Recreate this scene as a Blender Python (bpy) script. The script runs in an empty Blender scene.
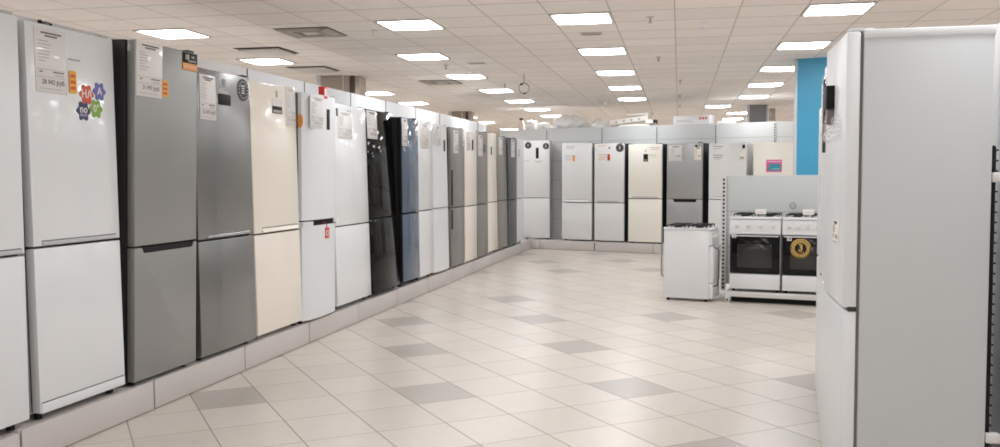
import bpy, bmesh, math, random
from mathutils import Vector, Matrix, noise
random.seed(7)
C = bpy.context.scene.collection
PI = math.pi
H_EYE, CEIL = 1.5035, 2.95
LG = 0.026                      # the ceiling grid is turned a little against the aisle
CT = 0.558                      # ceiling tile

# ------------------------------------------------------------------ materials
def lin(c):
    c = c / 255.0
    return c / 12.92 if c <= 0.04045 else ((c + 0.055) / 1.055) ** 2.4
def rgb(r, g, b): return (lin(r), lin(g), lin(b), 1.0)

def mat(name, col, rough=0.5, metal=0.0, coat=0.0, noise=0.0, nscale=6.0, stretch=(1, 1, 1), spec=0.5, bump=0.0, trans=0.0, emit=0.0, alpha=1.0):
    m = bpy.data.materials.new(name); m.use_nodes = True
    nt = m.node_tree; b = nt.nodes['Principled BSDF']
    b.inputs['Base Color'].default_value = rgb(*col)
    b.inputs['Roughness'].default_value = rough
    b.inputs['Metallic'].default_value = metal
    b.inputs['Coat Weight'].default_value = coat
    b.inputs['Coat Roughness'].default_value = 0.07
    b.inputs['Specular IOR Level'].default_value = spec
    b.inputs['Transmission Weight'].default_value = trans
    b.inputs['Alpha'].default_value = alpha
    if emit:
        b.inputs['Emission Color'].default_value = rgb(*col); b.inputs['Emission Strength'].default_value = emit
    if noise or bump:
        tc = nt.nodes.new('ShaderNodeTexCoord'); mp = nt.nodes.new('ShaderNodeMapping'); nz = nt.nodes.new('ShaderNodeTexNoise')
        mp.inputs['Scale'].default_value = stretch
        nz.inputs['Scale'].default_value = nscale; nz.inputs['Detail'].default_value = 4
        nt.links.new(tc.outputs['Object'], mp.inputs['Vector']); nt.links.new(mp.outputs['Vector'], nz.inputs['Vector'])
        if noise:
            rp = nt.nodes.new('ShaderNodeMixRGB'); rp.blend_type = 'MULTIPLY'
            rp.inputs['Color1'].default_value = rgb(*col)
            mr = nt.nodes.new('ShaderNodeMapRange'); mr.inputs['To Min'].default_value = 1 - noise; mr.inputs['To Max'].default_value = 1 + noise * 0.3
            nt.links.new(nz.outputs['Fac'], mr.inputs['Value']); rp.inputs['Fac'].default_value = 1
            nt.links.new(mr.outputs['Result'], rp.inputs['Color2']); nt.links.new(rp.outputs['Color'], b.inputs['Base Color'])
        if bump:
            bp = nt.nodes.new('ShaderNodeBump'); bp.inputs['Strength'].default_value = bump; bp.inputs['Distance'].default_value = 0.01
            nt.links.new(nz.outputs['Fac'], bp.inputs['Height']); nt.links.new(bp.outputs['Normal'], b.inputs['Normal'])
    return m

class NB:                       # tiny node builder for the two tiled surfaces
    def __init__(s, nt): s.nt = nt
    def math(s, op, a, b=None):
        n = s.nt.nodes.new('ShaderNodeMath'); n.operation = op
        for i, v in enumerate((a, b)):
            if v is None: continue
            if isinstance(v, (int, float)): n.inputs[i].default_value = v
            else: s.nt.links.new(v, n.inputs[i])
        return n.outputs[0]

def tiled(name, ang, su, sv, ox, oy, line_u, line_v, base, base2, linecol, dark=None, rough=0.3, pits=0.0):
    m = bpy.data.materials.new(name); m.use_nodes = True
    nt = m.node_tree; b = nt.nodes['Principled BSDF']; B = NB(nt)
    geo = nt.nodes.new('ShaderNodeTexCoord'); sp = nt.nodes.new('ShaderNodeSeparateXYZ')
    nt.links.new(geo.outputs['Object'], sp.inputs[0])
    px = B.math('SUBTRACT', sp.outputs['X'], ox); py = B.math('SUBTRACT', sp.outputs['Y'], oy)
    c, s = math.cos(ang), math.sin(ang)
    u = B.math('DIVIDE', B.math('ADD', B.math('MULTIPLY', px, c), B.math('MULTIPLY', py, s)), su)
    v = B.math('DIVIDE', B.math('SUBTRACT', B.math('MULTIPLY', px, s), B.math('MULTIPLY', py, c)), sv)
    iu, iv = B.math('FLOOR', u), B.math('FLOOR', v)
    fu, fv = B.math('SUBTRACT', u, iu), B.math('SUBTRACT', v, iv)
    du = B.math('SUBTRACT', 0.5, B.math('ABSOLUTE', B.math('SUBTRACT', fu, 0.5)))
    dv = B.math('SUBTRACT', 0.5, B.math('ABSOLUTE', B.math('SUBTRACT', fv, 0.5)))
    line = B.math('MAXIMUM', B.math('LESS_THAN', du, line_u / su), B.math('LESS_THAN', dv, line_v / sv))
    wn = nt.nodes.new('ShaderNodeTexWhiteNoise'); wn.noise_dimensions = '2D'
    cb = nt.nodes.new('ShaderNodeCombineXYZ'); nt.links.new(iu, cb.inputs[0]); nt.links.new(iv, cb.inputs[1]); nt.links.new(cb.outputs[0], wn.inputs['Vector'])
    def mix(f, a, bb):
        n = nt.nodes.new('ShaderNodeMixRGB')
        for k, val in (('Fac', f), ('Color1', a), ('Color2', bb)):
            if isinstance(val, tuple) or isinstance(val, (int, float)): n.inputs[k].default_value = val
            else: nt.links.new(val, n.inputs[k])
        return n.outputs[0]
    col = mix(wn.outputs['Value'], rgb(*base), rgb(*base2))
    nz = nt.nodes.new('ShaderNodeTexNoise'); nz.inputs['Scale'].default_value = 9; nz.inputs['Detail'].default_value = 6
    nt.links.new(geo.outputs['Object'], nz.inputs['Vector'])
    if dark:
        k = B.math('SUBTRACT', iu, B.math('MULTIPLY', iv, 3.0))
        k = B.math('DIVIDE', k, 10.0)
        k = B.math('SUBTRACT', k, B.math('FLOOR', B.math('ADD', k, 0.01)))
        isd = B.math('LESS_THAN', k, 0.05)
        for i, j in ((10, 0), (13, -9), (12, -6), (10, -10)):       # places where the layer used a light tile instead
            off = B.math('ADD', B.math('ABSOLUTE', B.math('SUBTRACT', iu, i + .0)), B.math('ABSOLUTE', B.math('SUBTRACT', iv, j + .0)))
            isd = B.math('MULTIPLY', isd, B.math('GREATER_THAN', off, 0.5))
        col = mix(isd, col, rgb(*dark))
    mm = nt.nodes.new('ShaderNodeMapRange'); mm.inputs['To Min'].default_value = 0.93; mm.inputs['To Max'].default_value = 1.05
    nt.links.new(nz.outputs['Fac'], mm.inputs['Value'])
    mu = nt.nodes.new('ShaderNodeMixRGB'); mu.blend_type = 'MULTIPLY'; mu.inputs['Fac'].default_value = 1
    nt.links.new(col, mu.inputs['Color1']); nt.links.new(mm.outputs['Result'], mu.inputs['Color2'])
    col = mix(line, mu.outputs[0], rgb(*linecol))
    nt.links.new(col, b.inputs['Base Color'])
    nt.links.new(mix(line, (rough,) * 3 + (1,), (0.8, 0.8, 0.8, 1)), b.inputs['Roughness'])
    bp = nt.nodes.new('ShaderNodeBump'); bp.inputs['Strength'].default_value = 0.35; bp.inputs['Distance'].default_value = 0.003; bp.invert = True
    nt.links.new(line, bp.inputs['Height']); nt.links.new(bp.outputs['Normal'], b.inputs['Normal'])
    return m

M = {}
M['white'] = mat('white_gloss', (223, 225, 227), 0.18, coat=0.45, noise=0.02, nscale=3)
M['white_soft'] = mat('white_satin', (222, 224, 226), 0.33, noise=0.02, nscale=3)
M['white_far'] = mat('white_far', (224, 224, 223), 0.3, noise=0.02, nscale=3)
M['cream_far'] = mat('cream_far', (240, 236, 226), 0.25)
M['white_side'] = mat('white_side', (190, 190, 190), 0.45)
M['grey'] = mat('grey_metal_paint', (150, 150, 148), 0.36, metal=0.35, noise=0.05, nscale=40, stretch=(8, 1, 0.4))
M['steel'] = mat('brushed_steel', (140, 140, 139), 0.26, metal=0.7, noise=0.06, nscale=40, stretch=(8, 1, 0.3))
M['grey_far'] = mat('grey_far', (168, 168, 168), 0.34, metal=0.3)
M['grey_gloss'] = mat('grey_glass', (126, 122, 119), 0.28)
M['dark_steel'] = mat('dark_steel', (84, 84, 86), 0.35, metal=0.3)
M['beige'] = mat('beige_gloss', (236, 228, 217), 0.2, coat=0.15, noise=0.02, nscale=3)
M['cream'] = mat('cream_gloss', (232, 226, 212), 0.2, coat=0.2)
M['black_glass'] = mat('black_glass', (9, 9, 10), 0.07, spec=0.10)
M['blue_glass'] = mat('blue_glass', (78, 94, 114), 0.08, spec=0.35)
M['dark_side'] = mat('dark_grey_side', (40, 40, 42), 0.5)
M['side_grey'] = mat('grey_side', (140, 140, 141), 0.5)
M['black'] = mat('black_plastic', (13, 13, 14), 0.55, spec=0.3)
M['gap'] = mat('shadow_gasket', (52, 50, 49), 0.8)
M['gasket'] = mat('grey_gasket', (112, 108, 105), 0.6)
M['chrome'] = mat('chrome', (200, 200, 200), 0.2, metal=1.0)
M['paper'] = mat('paper', (216, 212, 210), 0.35, coat=0.25)
M['paper_warm'] = mat('paper_warm', (236, 230, 220), 0.4)
M['ink'] = mat('ink', (95, 92, 92), 0.6)
M['ink_pale'] = mat('ink_pale', (168, 165, 164), 0.6)
M['yellow'] = mat('yellow_sticker', (222, 164, 38), 0.4)
M['orange'] = mat('orange_sticker', (200, 74, 34), 0.35)
M['orange_pale'] = mat('orange_pale', (230, 156, 84), 0.4)
M['purple'] = mat('violet_sticker', (96, 98, 160), 0.35)
M['navy'] = mat('navy_sticker', (42, 46, 92), 0.35)
M['green'] = mat('green_sticker', (122, 164, 48), 0.35)
M['red'] = mat('red_plastic', (212, 46, 48), 0.35)
M['pink'] = mat('pink_print', (226, 92, 160), 0.4)
M['teal'] = mat('teal_print', (60, 150, 160), 0.4)
M['gold'] = mat('gold_print', (206, 168, 92), 0.35)
M['plinth'] = mat('plinth_grey', (200, 194, 191), 0.45, noise=0.03, nscale=4)
M['panel_white'] = mat('panel_white', (240, 241, 243), 0.5)
M['panel_grey'] = mat('panel_grey', (214, 217, 217), 0.45)
M['trolley_grey'] = mat('trolley_grey', (192, 195, 193), 0.5)
M['metal_white'] = mat('white_metal', (212, 210, 208), 0.35)
M['slot'] = mat('slot_black', (30, 30, 30), 0.8)
M['blue'] = mat('blue_paint', (70, 164, 204), 0.4)
M['col_white'] = mat('column_white', (206, 212, 216), 0.3)
M['col_beige'] = mat('column_cladding', (176, 164, 152), 0.22, metal=0.3)
M['col_dark'] = mat('column_shadow_joint', (78, 66, 60), 0.5)
M['wall'] = mat('shop_wall', (225, 220, 215), 0.7, noise=0.03)
M['tray'] = mat('ceiling_metal', (208, 202, 196), 0.4)
M['vent'] = mat('vent_metal', (190, 180, 168), 0.5)
M['vent_dark'] = mat('vent_dark', (62, 50, 42), 0.8)
M['foam'] = mat('white_foam', (250, 246, 238), 0.8, bump=0.2, nscale=60)
M['bag'] = mat('white_plastic_bag', (250, 249, 248), 0.3, bump=0.5, nscale=14)
M['skin_bottle'] = mat('cloudy_bottle', (224, 208, 200), 0.35)
M['enamel'] = mat('white_enamel', (222, 223, 224), 0.2, coat=0.3)
M['oven_glass'] = mat('oven_glass', (10, 10, 11), 0.08, spec=0.3)
M['oven_window'] = mat('oven_window', (44, 42, 40), 0.1)
M['iron'] = mat('cast_iron', (30, 30, 31), 0.6)
M['film'] = mat('clear_film', (245, 245, 246), 0.08, alpha=0.4, bump=0.6, nscale=30)
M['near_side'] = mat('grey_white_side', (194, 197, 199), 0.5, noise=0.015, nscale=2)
M['lamp'] = mat('lamp_diffuser', (248, 251, 255), 0.5, emit=13.0)
M['floor'] = tiled('floor_tiles', 0.678, 0.4352, 0.4959, -3.4690, 5.5297, 0.0042, 0.003, (211, 202, 193), (203, 194, 185), (156, 146, 136), dark=(176, 168, 161), rough=0.3)
cx0 = -0.885 - CT / 2; cy0 = 8.352 - CT / 2
M['ceiling'] = tiled('ceiling_tiles', LG, CT, CT, cx0 * math.cos(LG) - cy0 * math.sin(LG), cx0 * math.sin(LG) + cy0 * math.cos(LG), 0.005, 0.0085, (248, 241, 235), (240, 233, 226), (192, 182, 174), rough=0.85)

# ------------------------------------------------------------------ mesh helpers
class MB:
    def __init__(s): s.bm = bmesh.new()
    def _fin(s, faces, mi):
        for f in faces: f.material_index = mi
    def box(s, x0, x1, y0, y1, z0, z1, mi=0, bev=0.0, seg=2):
        b2 = bmesh.new(); bmesh.ops.create_cube(b2, size=1)
        for v in b2.verts: v.co = Vector(((x0 + x1) / 2 + v.co.x * (x1 - x0), (y0 + y1) / 2 + v.co.y * (y1 - y0), (z0 + z1) / 2 + v.co.z * (z1 - z0)))
        if bev: bmesh.ops.bevel(b2, geom=list(b2.edges), offset=bev, segments=seg, affect='EDGES', profile=0.5)
        return s.merge(b2, mi)
    def merge(s, b2, mi=0, M4=None):
        mp = {}
        for v in b2.verts: mp[v] = s.bm.verts.new(M4 @ v.co if M4 else v.co)
        for f in b2.faces:
            try: nf = s.bm.faces.new([mp[v] for v in f.verts]); nf.material_index = mi; nf.smooth = f.smooth
            except ValueError: pass
        b2.free(); return s
    def prism(s, pts, axis, a, b, mi=0, bev=0.0, smooth=False):
        """pts: outline; axis 'z': pts=(x,y); 'y': pts=(x,z); 'x': pts=(y,z)"""
        b2 = bmesh.new()
        def P(p, t): return {'z': (p[0], p[1], t), 'y': (p[0], t, p[1]), 'x': (t, p[0], p[1])}[axis]
        lo = [b2.verts.new(P(p, a)) for p in pts]; hi = [b2.verts.new(P(p, b)) for p in pts]
        n = len(pts)
        b2.faces.new(lo); b2.faces.new(hi)
        for i in range(n):
            f = b2.faces.new((lo[i], lo[(i + 1) % n], hi[(i + 1) % n], hi[i])); f.smooth = smooth
        bmesh.ops.recalc_face_normals(b2, faces=list(b2.faces))
        if bev: bmesh.ops.bevel(b2, geom=list(b2.edges), offset=bev, segments=2, affect='EDGES', profile=0.5)
        return s.merge(b2, mi)
    def cyl(s, p0, p1, r, n=16, mi=0, r2=None, caps=True):
        p0, p1 = Vector(p0), Vector(p1); d = (p1 - p0); q = d.to_track_quat('Z', 'Y').to_matrix()
        r2 = r if r2 is None else r2
        A = [s.bm.verts.new(p0 + q @ Vector((r * math.cos(2 * PI * i / n), r * math.sin(2 * PI * i / n), 0))) for i in range(n)]
        B = [s.bm.verts.new(p1 + q @ Vector((r2 * math.cos(2 * PI * i / n), r2 * math.sin(2 * PI * i / n), 0))) for i in range(n)]
        for i in range(n):
            f = s.bm.faces.new((A[i], A[(i + 1) % n], B[(i + 1) % n], B[i])); f.smooth = True; f.material_index = mi
        if caps:
            s.bm.faces.new(A[::-1]).material_index = mi; s.bm.faces.new(B).material_index = mi
        return s
    def tube(s, pts, r, n=8, mi=0):
        for a, b in zip(pts[:-1], pts[1:]): s.cyl(a, b, r, n, mi)
        return s
    def torus(s, c, R, r, axis='z', n=28, k=8, mi=0):
        c = Vector(c); V = []
        for i in range(n):
            t = 2 * PI * i / n; row = []
            for j in range(k):
                p = 2 * PI * j / k; a = (R + r * math.cos(p)) * math.cos(t); b = (R + r * math.cos(p)) * math.sin(t); h = r * math.sin(p)
                co = {'z': (a, b, h), 'y': (a, h, b), 'x': (h, a, b)}[axis]
                row.append(s.bm.verts.new(c + Vector(co)))
            V.append(row)
        for i in range(n):
            for j in range(k):
                f = s.bm.faces.new((V[i][j], V[(i + 1) % n][j], V[(i + 1) % n][(j + 1) % k], V[i][(j + 1) % k])); f.smooth = True; f.material_index = mi
        return s
    def text(s, body, size, x, z, y, mi=0, bold=False, align='CENTER'):
        """upright lettering in the x-z plane facing -y"""
        cu = bpy.data.curves.new('lettering', 'FONT'); cu.body = body; cu.size = size; cu.align_x = align; cu.align_y = 'CENTER'; cu.resolution_u = 2
        if bold: cu.offset = size * 0.02
        ob = bpy.data.objects.new('lettering', cu); C.objects.link(ob)
        me = ob.evaluated_get(bpy.context.evaluated_depsgraph_get()).to_mesh()
        vs = [s.bm.verts.new((x + v.co.x, y, z + v.co.y)) for v in me.vertices]
        for p in me.polygons:
            try: s.bm.faces.new([vs[i] for i in p.vertices]).material_index = mi
            except ValueError: pass
        bpy.data.objects.remove(ob); bpy.data.curves.remove(cu)
        return s
    def build(s, name, mats, parent=None, loc=(0, 0, 0), rot=(0, 0, 0)):
        me = bpy.data.meshes.new(name)
        s.bm.normal_update(); s.bm.to_mesh(me); s.bm.free(); me.set_sharp_from_angle(angle=.6)
        for k in (mats if isinstance(mats, (list, tuple)) else [mats]): me.materials.append(M[k])
        o = bpy.data.objects.new(name, me); C.objects.link(o)
        if parent: o.parent = parent
        o.location = loc; o.rotation_euler = rot
        return o

def thing(name, label, cat, loc=(0, 0, 0), rot=(0, 0, 0), group=None):
    o = bpy.data.objects.new(name, None); C.objects.link(o); o.empty_display_size = 0.2
    o.location = loc; o.rotation_euler = rot
    return tag(o, label, cat, group)
def tag(o, label, cat, group=None):
    o['label'] = label; o['category'] = cat
    if group: o['group'] = group
    return o
def struct(o, label=None):
    o['kind'] = 'structure'
    if label: o['label'] = label
    return o

# ------------------------------------------------------------------ refrigerators
def door_front(w, y0, th, bulge, rad, n=10):
    """plan outline of a curved door, front towards -y"""
    pts = [(-w / 2, y0 + th), (-w / 2, y0 + rad)]
    for i in range(1, n):
        t = -1 + 2 * i / n
        pts.append((t * (w / 2 - rad * 0.5), y0 - bulge * (1 - t * t)))
    pts += [(w / 2, y0 + rad), (w / 2, y0 + th)]
    return pts

def make_fridge(label, loc, rotz, w, h, d, zs, dm, sm, gap=0.03, lean=0.0, handle='gap', bulge=0.0, deco=None, hr=None, edge=None, name='refrigerator', group=None, base=0.19, gasket='gap', top_cover=None, cat='fridge'):
    """zs, decoration and handle heights are heights above the floor; the fridge stands on a base `base` high"""
    oy = d if lean < 0 else 0.0
    root = thing(name, label, cat, loc, (0, 0, rotz), group)
    root.rotation_euler = (math.atan2(lean, h), 0, rotz)
    # move the pivot to the back feet when it leans back
    if oy: root.location = Vector(loc) + Matrix.Rotation(rotz, 3, 'Z') @ Vector((0, oy, 0))
    zs -= base; T = 0.055; Y = -oy
    b = MB()
    b.box(-w / 2 + .002, w / 2 - .002, Y + T + .012, Y + d, gap, h, 0, .006)
    b.box(-w / 2 + .012, w / 2 - .012, Y + T - .02, Y + T + .02, gap + .01, h - .012, 1)
    b.build('body', [sm, gasket], root)
    for x in (-1, 1):
        for y in (Y + .07, Y + d - .06):
            MB().cyl((x * (w / 2 - .06), y, 0), (x * (w / 2 - .06), y, gap + .005), .022, 12).build('foot', 'black', root)
    MB().box(w / 2 - .09, w / 2 - .02, Y + .012, Y + .11, h, h + .014, 0, .004).build('hinge_cover', sm if sm != 'black' else 'dark_side', root)
    # doors
    up = MB(); low = MB()
    if bulge:
        pts = door_front(w, Y, T, bulge, .02)
        up.prism(pts, 'z', zs + .006, h - .002, 0, smooth=True)
        if handle == 'recess':
            x0, x1, dz = hr
            low.prism(pts, 'z', gap + .008, zs - .006 - dz, 0, smooth=True)
            # the top edge of the lower door either side of the grip
            for a, c in ((-w / 2, x0), (x1, w / 2)):
                pp = [(a, Y + T), (a, Y + .006), ((a + c) / 2, Y - bulge * .6), (c, Y - bulge * .8), (c, Y + T)]
                low.prism(pp, 'z', zs - .006 - dz - .001, zs - .006, 0)
        else:
            low.prism(pts, 'z', gap + .008, zs - .006, 0, smooth=True)
    else:
        up.box(-w / 2, w / 2, Y, Y + T, zs + .006, h - .002, 0, .007)
        if handle == 'recess':
            x0, x1, dz = hr
            zt = zs - .006
            low.prism([(-w / 2, gap + .008), (w / 2, gap + .008), (w / 2, zt), (x1, zt), (x1 - .02, zt - dz), (x0 + .02, zt - dz), (x0, zt), (-w / 2, zt)], 'y', Y, Y + T, 0, .005)
        else:
            low.box(-w / 2, w / 2, Y, Y + T, gap + .008, zs - .006, 0, .007)
    U = up.build('upper_door', edge or dm, root); L = low.build('lower_door', edge or dm, root)
    if edge:
        MB().box(-w / 2 + .004, w / 2 - .004, Y - .004, Y + .002, zs + .01, h - .006, 0, .0015).build('glass_front', dm, U)
        MB().box(-w / 2 + .004, w / 2 - .004, Y - .004, Y + .002, gap + .012, zs - .01, 0, .0015).build('glass_front', dm, L)
        Y -= .004
    zt = zs - .006
    if handle == 'recess':
        x0, x1, dz = hr
        q = MB(); q.box(x0 - .005, x1 + .005, Y + .012, Y + .03, zt - dz - .01, zt + .002, 0)
        if bulge: q.box(x0, x1, Y - bulge * .7, Y + .02, zt - dz + .001, zt - dz + .006, 0)
        q.build('handle_recess', 'black', L)
    elif handle == 'bar':
        x0, x1 = hr
        MB().prism([(x0, zs + .012), (x0 + .02, zs + .03), (x1 - .01, zs + .034), (x1, zs + .022), (x1 - .004, zs + .012)], 'y', Y - .014, Y + .004, 0, .003).build('handle', 'chrome', U)
    elif handle == 'grip':
        x0, x1 = hr
        MB().box(x0, x1, Y - .012, Y + .004, zs + .012, zs + .026, 0, .004).build('handle', 'white_side', U)
        MB().box(x0, x1, Y - .002, Y + .004, zs + .0305, zs + .036, 0).build('handle_groove_shade', 'gasket', U)  # grey strip painted as the shade of the grip's groove
    elif handle == 'lip':
        x0, x1 = hr
        MB().prism([(Y + .001, zs + .045), (Y - .016, zs + .02), (Y - .016, zs + .012), (Y + .001, zs + .012)], 'x', x0, x1, 0).build('handle', dm, U)
        MB().box(x0, x1, Y - .002, Y + .004, zs + .046, zs + .052, 0).build('handle_groove_shade', 'gasket', U)  # shade along the lip put in as a grey strip
    elif handle == 'slot':
        x0, x1, za, zb_ = hr
        for prt, a, c in ((U, zs + .03, zb_ - base), (L, zs - .3, zs - .03)):
            MB().box(x0, x1, Y - .003, Y + .003, a, c, 0, .002).build('handle', 'black', prt)
    if top_cover:
        MB().box(-w / 2 - .003, w / 2 + .003, Y + T + .014, Y + d + .002, h - .030, h + .006, 0, .004).build('top_cover', top_cover, root)
    for e in deco or []: e(U, Y - bulge * .85, base, L)
    return root

def sheet(x0, x1, z0, z1, price=None, paper='paper', lines=7, pale=False, body=True):
    """a price sheet in a clear pocket: heading, text rows, a ruled price box"""
    def f(U, Y, base, L):
        a, c = z0 - base, z1 - base; W = x1 - x0; Hh = c - a
        m = MB(); m.box(x0, x1, Y - .004, Y + .002, a, c, 0, .001)
        y = Y - .0046; rn = random.Random(int((x0 + z0) * 1e4))
        def bar(u0, u1, v, t, mi): m.box(x0 + u0 * W, x0 + u1 * W, y, y + .0004, a + v * Hh - t / 2, a + v * Hh + t / 2, mi)
        if W > .12:
            bar(.2, .86, .93, .009, 1); bar(.32, .72, .885, .009, 1)
            for i in range(lines): bar(.1, .3 + .2 * rn.random(), .8 - i * .052, .005, 2)
            bar(.04, .96, .36, .003, 2); bar(.55, .9, .33, .007, 1); bar(.12, .22, .32, .007, 1); bar(.62, .9, .28, .006, 2); bar(.04, .96, .24, .003, 2)
            if price: m.text(price, min(.036, W * .17), (x0 + x1) / 2 + W * .06, a + .165 * Hh, y, 1, True)
            bar(.1, .8, .06, .004, 2)
        else:
            bar(.15, .85, .9, .01, 2); bar(.15, .6, .75, .008, 2); bar(.15, .85, .3, .012, 1); bar(.2, .8, .2, .01, 1)
        m.build('price_tag', [paper, 'ink_pale' if pale else 'ink', 'ink_pale'], U)
    return f
def plate(name, x0, x1, z0, z1, m1, th=.004, bev=.001):
    def f(U, Y, base, L): MB().box(x0, x1, Y - th, Y + .002, z0 - base, z1 - base, 0, bev).build(name, m1, U)
    return f
def marks(name, items, m1):
    """thin printed rows: (x0,x1,z0,z1)"""
    def f(U, Y, base, L):
        m = MB()
        for x0, x1, z0, z1 in items: m.box(x0, x1, Y - .0022, Y + .001, z0 - base, z1 - base)
        m.build(name, m1, U)
    return f
def flower(x, z, r, m1, txt, tm='paper', txt2=None):
    def f(U, Y, base, L):
        m = MB(); pts = []
        for i in range(48):
            t = 2 * PI * i / 48; rr = r * (.86 + .14 * math.cos(6 * t)); pts.append((x + rr * math.cos(t), z - base + rr * math.sin(t)))
        m.prism(pts, 'y', Y - .003, Y + .001, 0)
        m.text(txt, r * 1.05, x, z - base + (r * .15 if txt2 else 0), Y - .0034, 1, True)
        if txt2: m.text(txt2, r * .36, x, z - base - r * .42, Y - .0034, 1)
        m.build('sticker', [m1, tm], U)
    return f
def roundel(x, z, r, m1='black', m2='paper', rz=None):
    def f(U, Y, base, L):
        m = MB(); rz_ = rz or r
        m.prism([(x + r * math.cos(2 * PI * i / 32), z - base + rz_ * math.sin(2 * PI * i / 32)) for i in range(32)], 'y', Y - .003, Y + .001, 0)
        rn = random.Random(int(x * 1e4) + int(z * 1e3))
        # ring of tiny lettering and a pale swirl in the middle
        for i in range(16):
            t = 2 * PI * i / 16; a, c = x + .78 * r * math.cos(t), z - base + .78 * rz_ * math.sin(t)
            m.box(a - r * .06, a + r * .06, Y - .0036, Y - .0031, c - r * .05, c + r * .05, 1)
        for k in range(4):
            c = z - base + rz_ * (.36 - .22 * k); hw = r * (.22 + .22 * rn.random())
            m.box(x - hw, x + hw * .8, Y - .0036, Y - .0031, c - rz_ * .05, c + rz_ * .05, 1)
        m.build('round_sticker', [m1, m2], U)
    return f
def yellow_tag(x0, x1, z0, z1):
    def f(U, Y, base, L):
        m = MB(); m.box(x0, x1, Y - .006, Y - .0045, z0 - base, z1 - base, 0)
        for k in range(3): m.box(x0 + .15 * (x1 - x0), x1 - .15 * (x1 - x0), Y - .0066, Y - .006, z0 - base + (z1 - z0) * (.15 + .27 * k), z0 - base + (z1 - z0) * (.3 + .27 * k), 1)
        m.build('discount_sticker', ['yellow', 'orange'], U)
    return f

XF = -3.436; PT = 0.19
LR = PI / 2
GL = 'fridge-freezers in the long left row'
def left(label, yl, yr, zb, zt, zs, lean, dm, sm, d=.5, **k):
    lf = lean if lean >= 0 else lean
    return make_fridge(label, (XF, (yl + yr) / 2, PT), LR, yr - yl, zt - PT, d, zs, dm, sm, gap=max(.02, zb - PT), lean=-(-lean) if False else lean, group=GL, **k)

# lean is signed so that a positive angle tips the top forwards (towards the aisle)
left('white fridge-freezer at the near end of the left row, cut off by the photo edge', 3.24, 3.99, .225, 2.33, 1.1, 0, 'white_soft', 'white_side',
     handle='grip', hr=(.1, .35))
def f2_kick(U, Y, base, L):
    pass
F2 = left('white fridge-freezer with four flower-shaped stickers on its upper door', 4.07, 4.79, .225, 2.32, 1.12, -.03, 'white', 'white_side', handle='grip', hr=(-.30, .32), d=.48,
     deco=[sheet(-.297, -.056, 1.952, 2.295, '28 042 руб.'), yellow_tag(-.040, .018, 1.965, 2.09),
           flower(.105, 1.968, .062, 'orange', 'НА'), flower(.218, 1.995, .058, 'purple', 'A'), flower(.073, 1.872, .060, 'navy', 'no', txt2='FROST'), flower(.184, 1.892, .058, 'green', '0°'),
           plate('badge', -.037, .062, 2.149, 2.158, 'ink_pale', .002, 0)])
_kick = MB(); _kick.box(-.352, .352, -.48 - .006, -.48 + .03, .04, .095, 0, .006); _kick.build('kick_plate', 'white_soft', F2)
_gl = MB(); _gl.box(-.35, .35, -.48 - .0015, -.48 + .01, .0955, .101, 0); _gl.build('kick_plate_seam', 'gasket', F2)
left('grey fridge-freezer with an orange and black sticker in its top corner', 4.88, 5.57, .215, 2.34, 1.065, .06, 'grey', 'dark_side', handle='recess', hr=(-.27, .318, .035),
     deco=[sheet(-.335, -.065, 2.0, 2.339, '31 997 руб.'), yellow_tag(-.072, -.006, 2.015, 2.12),
           plate('warranty_sticker', .165, .342, 2.215, 2.332, 'black', .003), plate('warranty_sticker_band', .166, .341, 2.216, 2.262, 'orange_pale', .0036, 0),
           lambda U, Y, base, L: MB().text('10', .05, .215, 2.3 - base, Y - .0042, 0, True).text('лет', .026, .285, 2.306 - base, Y - .0042).text('гарантии', .022, .27, 2.279 - base, Y - .0042).text('на компрессор', .018, .253, 2.24 - base, Y - .0046).build('warranty_print', 'paper_warm', U)])
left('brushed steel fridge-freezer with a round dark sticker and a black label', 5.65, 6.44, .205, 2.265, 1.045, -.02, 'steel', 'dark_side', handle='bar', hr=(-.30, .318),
     deco=[sheet(-.332, -.119, 1.902, 2.22, '33 470 руб.'), plate('energy_label', -.081, .093, 2.023, 2.103, 'black', .003),
           marks('energy_label_print', [(-.06, .06, 2.112, 2.118), (-.07, .05, 2.124, 2.13), (-.05, .02, 2.136, 2.142)], 'paper'),
           plate('badge', -.012, .028, 2.166, 2.215, 'ink_pale', .004, .002), roundel(.285, 2.16, .083, 'dark_side', 'paper')])
left('beige fridge-freezer right beside the steel one with the round sticker', 6.47, 7.28, .215, 2.25, 1.03, -.04, 'beige', 'beige', handle='lip', hr=(-.284, .351),
     deco=[plate('energy_label', -.035, .14, 2.015, 2.098, 'black', .003), plate('energy_label_top', -.035, .14, 2.075, 2.135, 'paper', .0034, 0), plate('energy_label_print', -.02, .125, 2.022, 2.045, 'ink_pale', .0036, 0),
           plate('badge', .034, .068, 2.15, 2.205, 'ink_pale', .003, .001), sheet(.215, .395, 1.921, 2.262, '30 210 руб.', pale=True)])
def red_hang(U, Y, base, L):
    m = MB(); m.box(.02, .105, Y - .008, Y - .005, .93 - base, 1.03 - base, 0, .004); m.box(.03, .095, Y - .0085, Y - .008, .955 - base, 1.0 - base, 1)
    m.cyl((.06, Y - .0085, .978 - base), (.06, Y - .0095, .978 - base), .018, 16, 0)
    m.tube([(.06, Y - .006, 1.03 - base), (.05, Y - .008, 1.06 - base), (.05, Y + .03, 1.085 - base)], .003, 6, 0)
    m.build('hang_tag', ['red', 'paper'], L)
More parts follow.
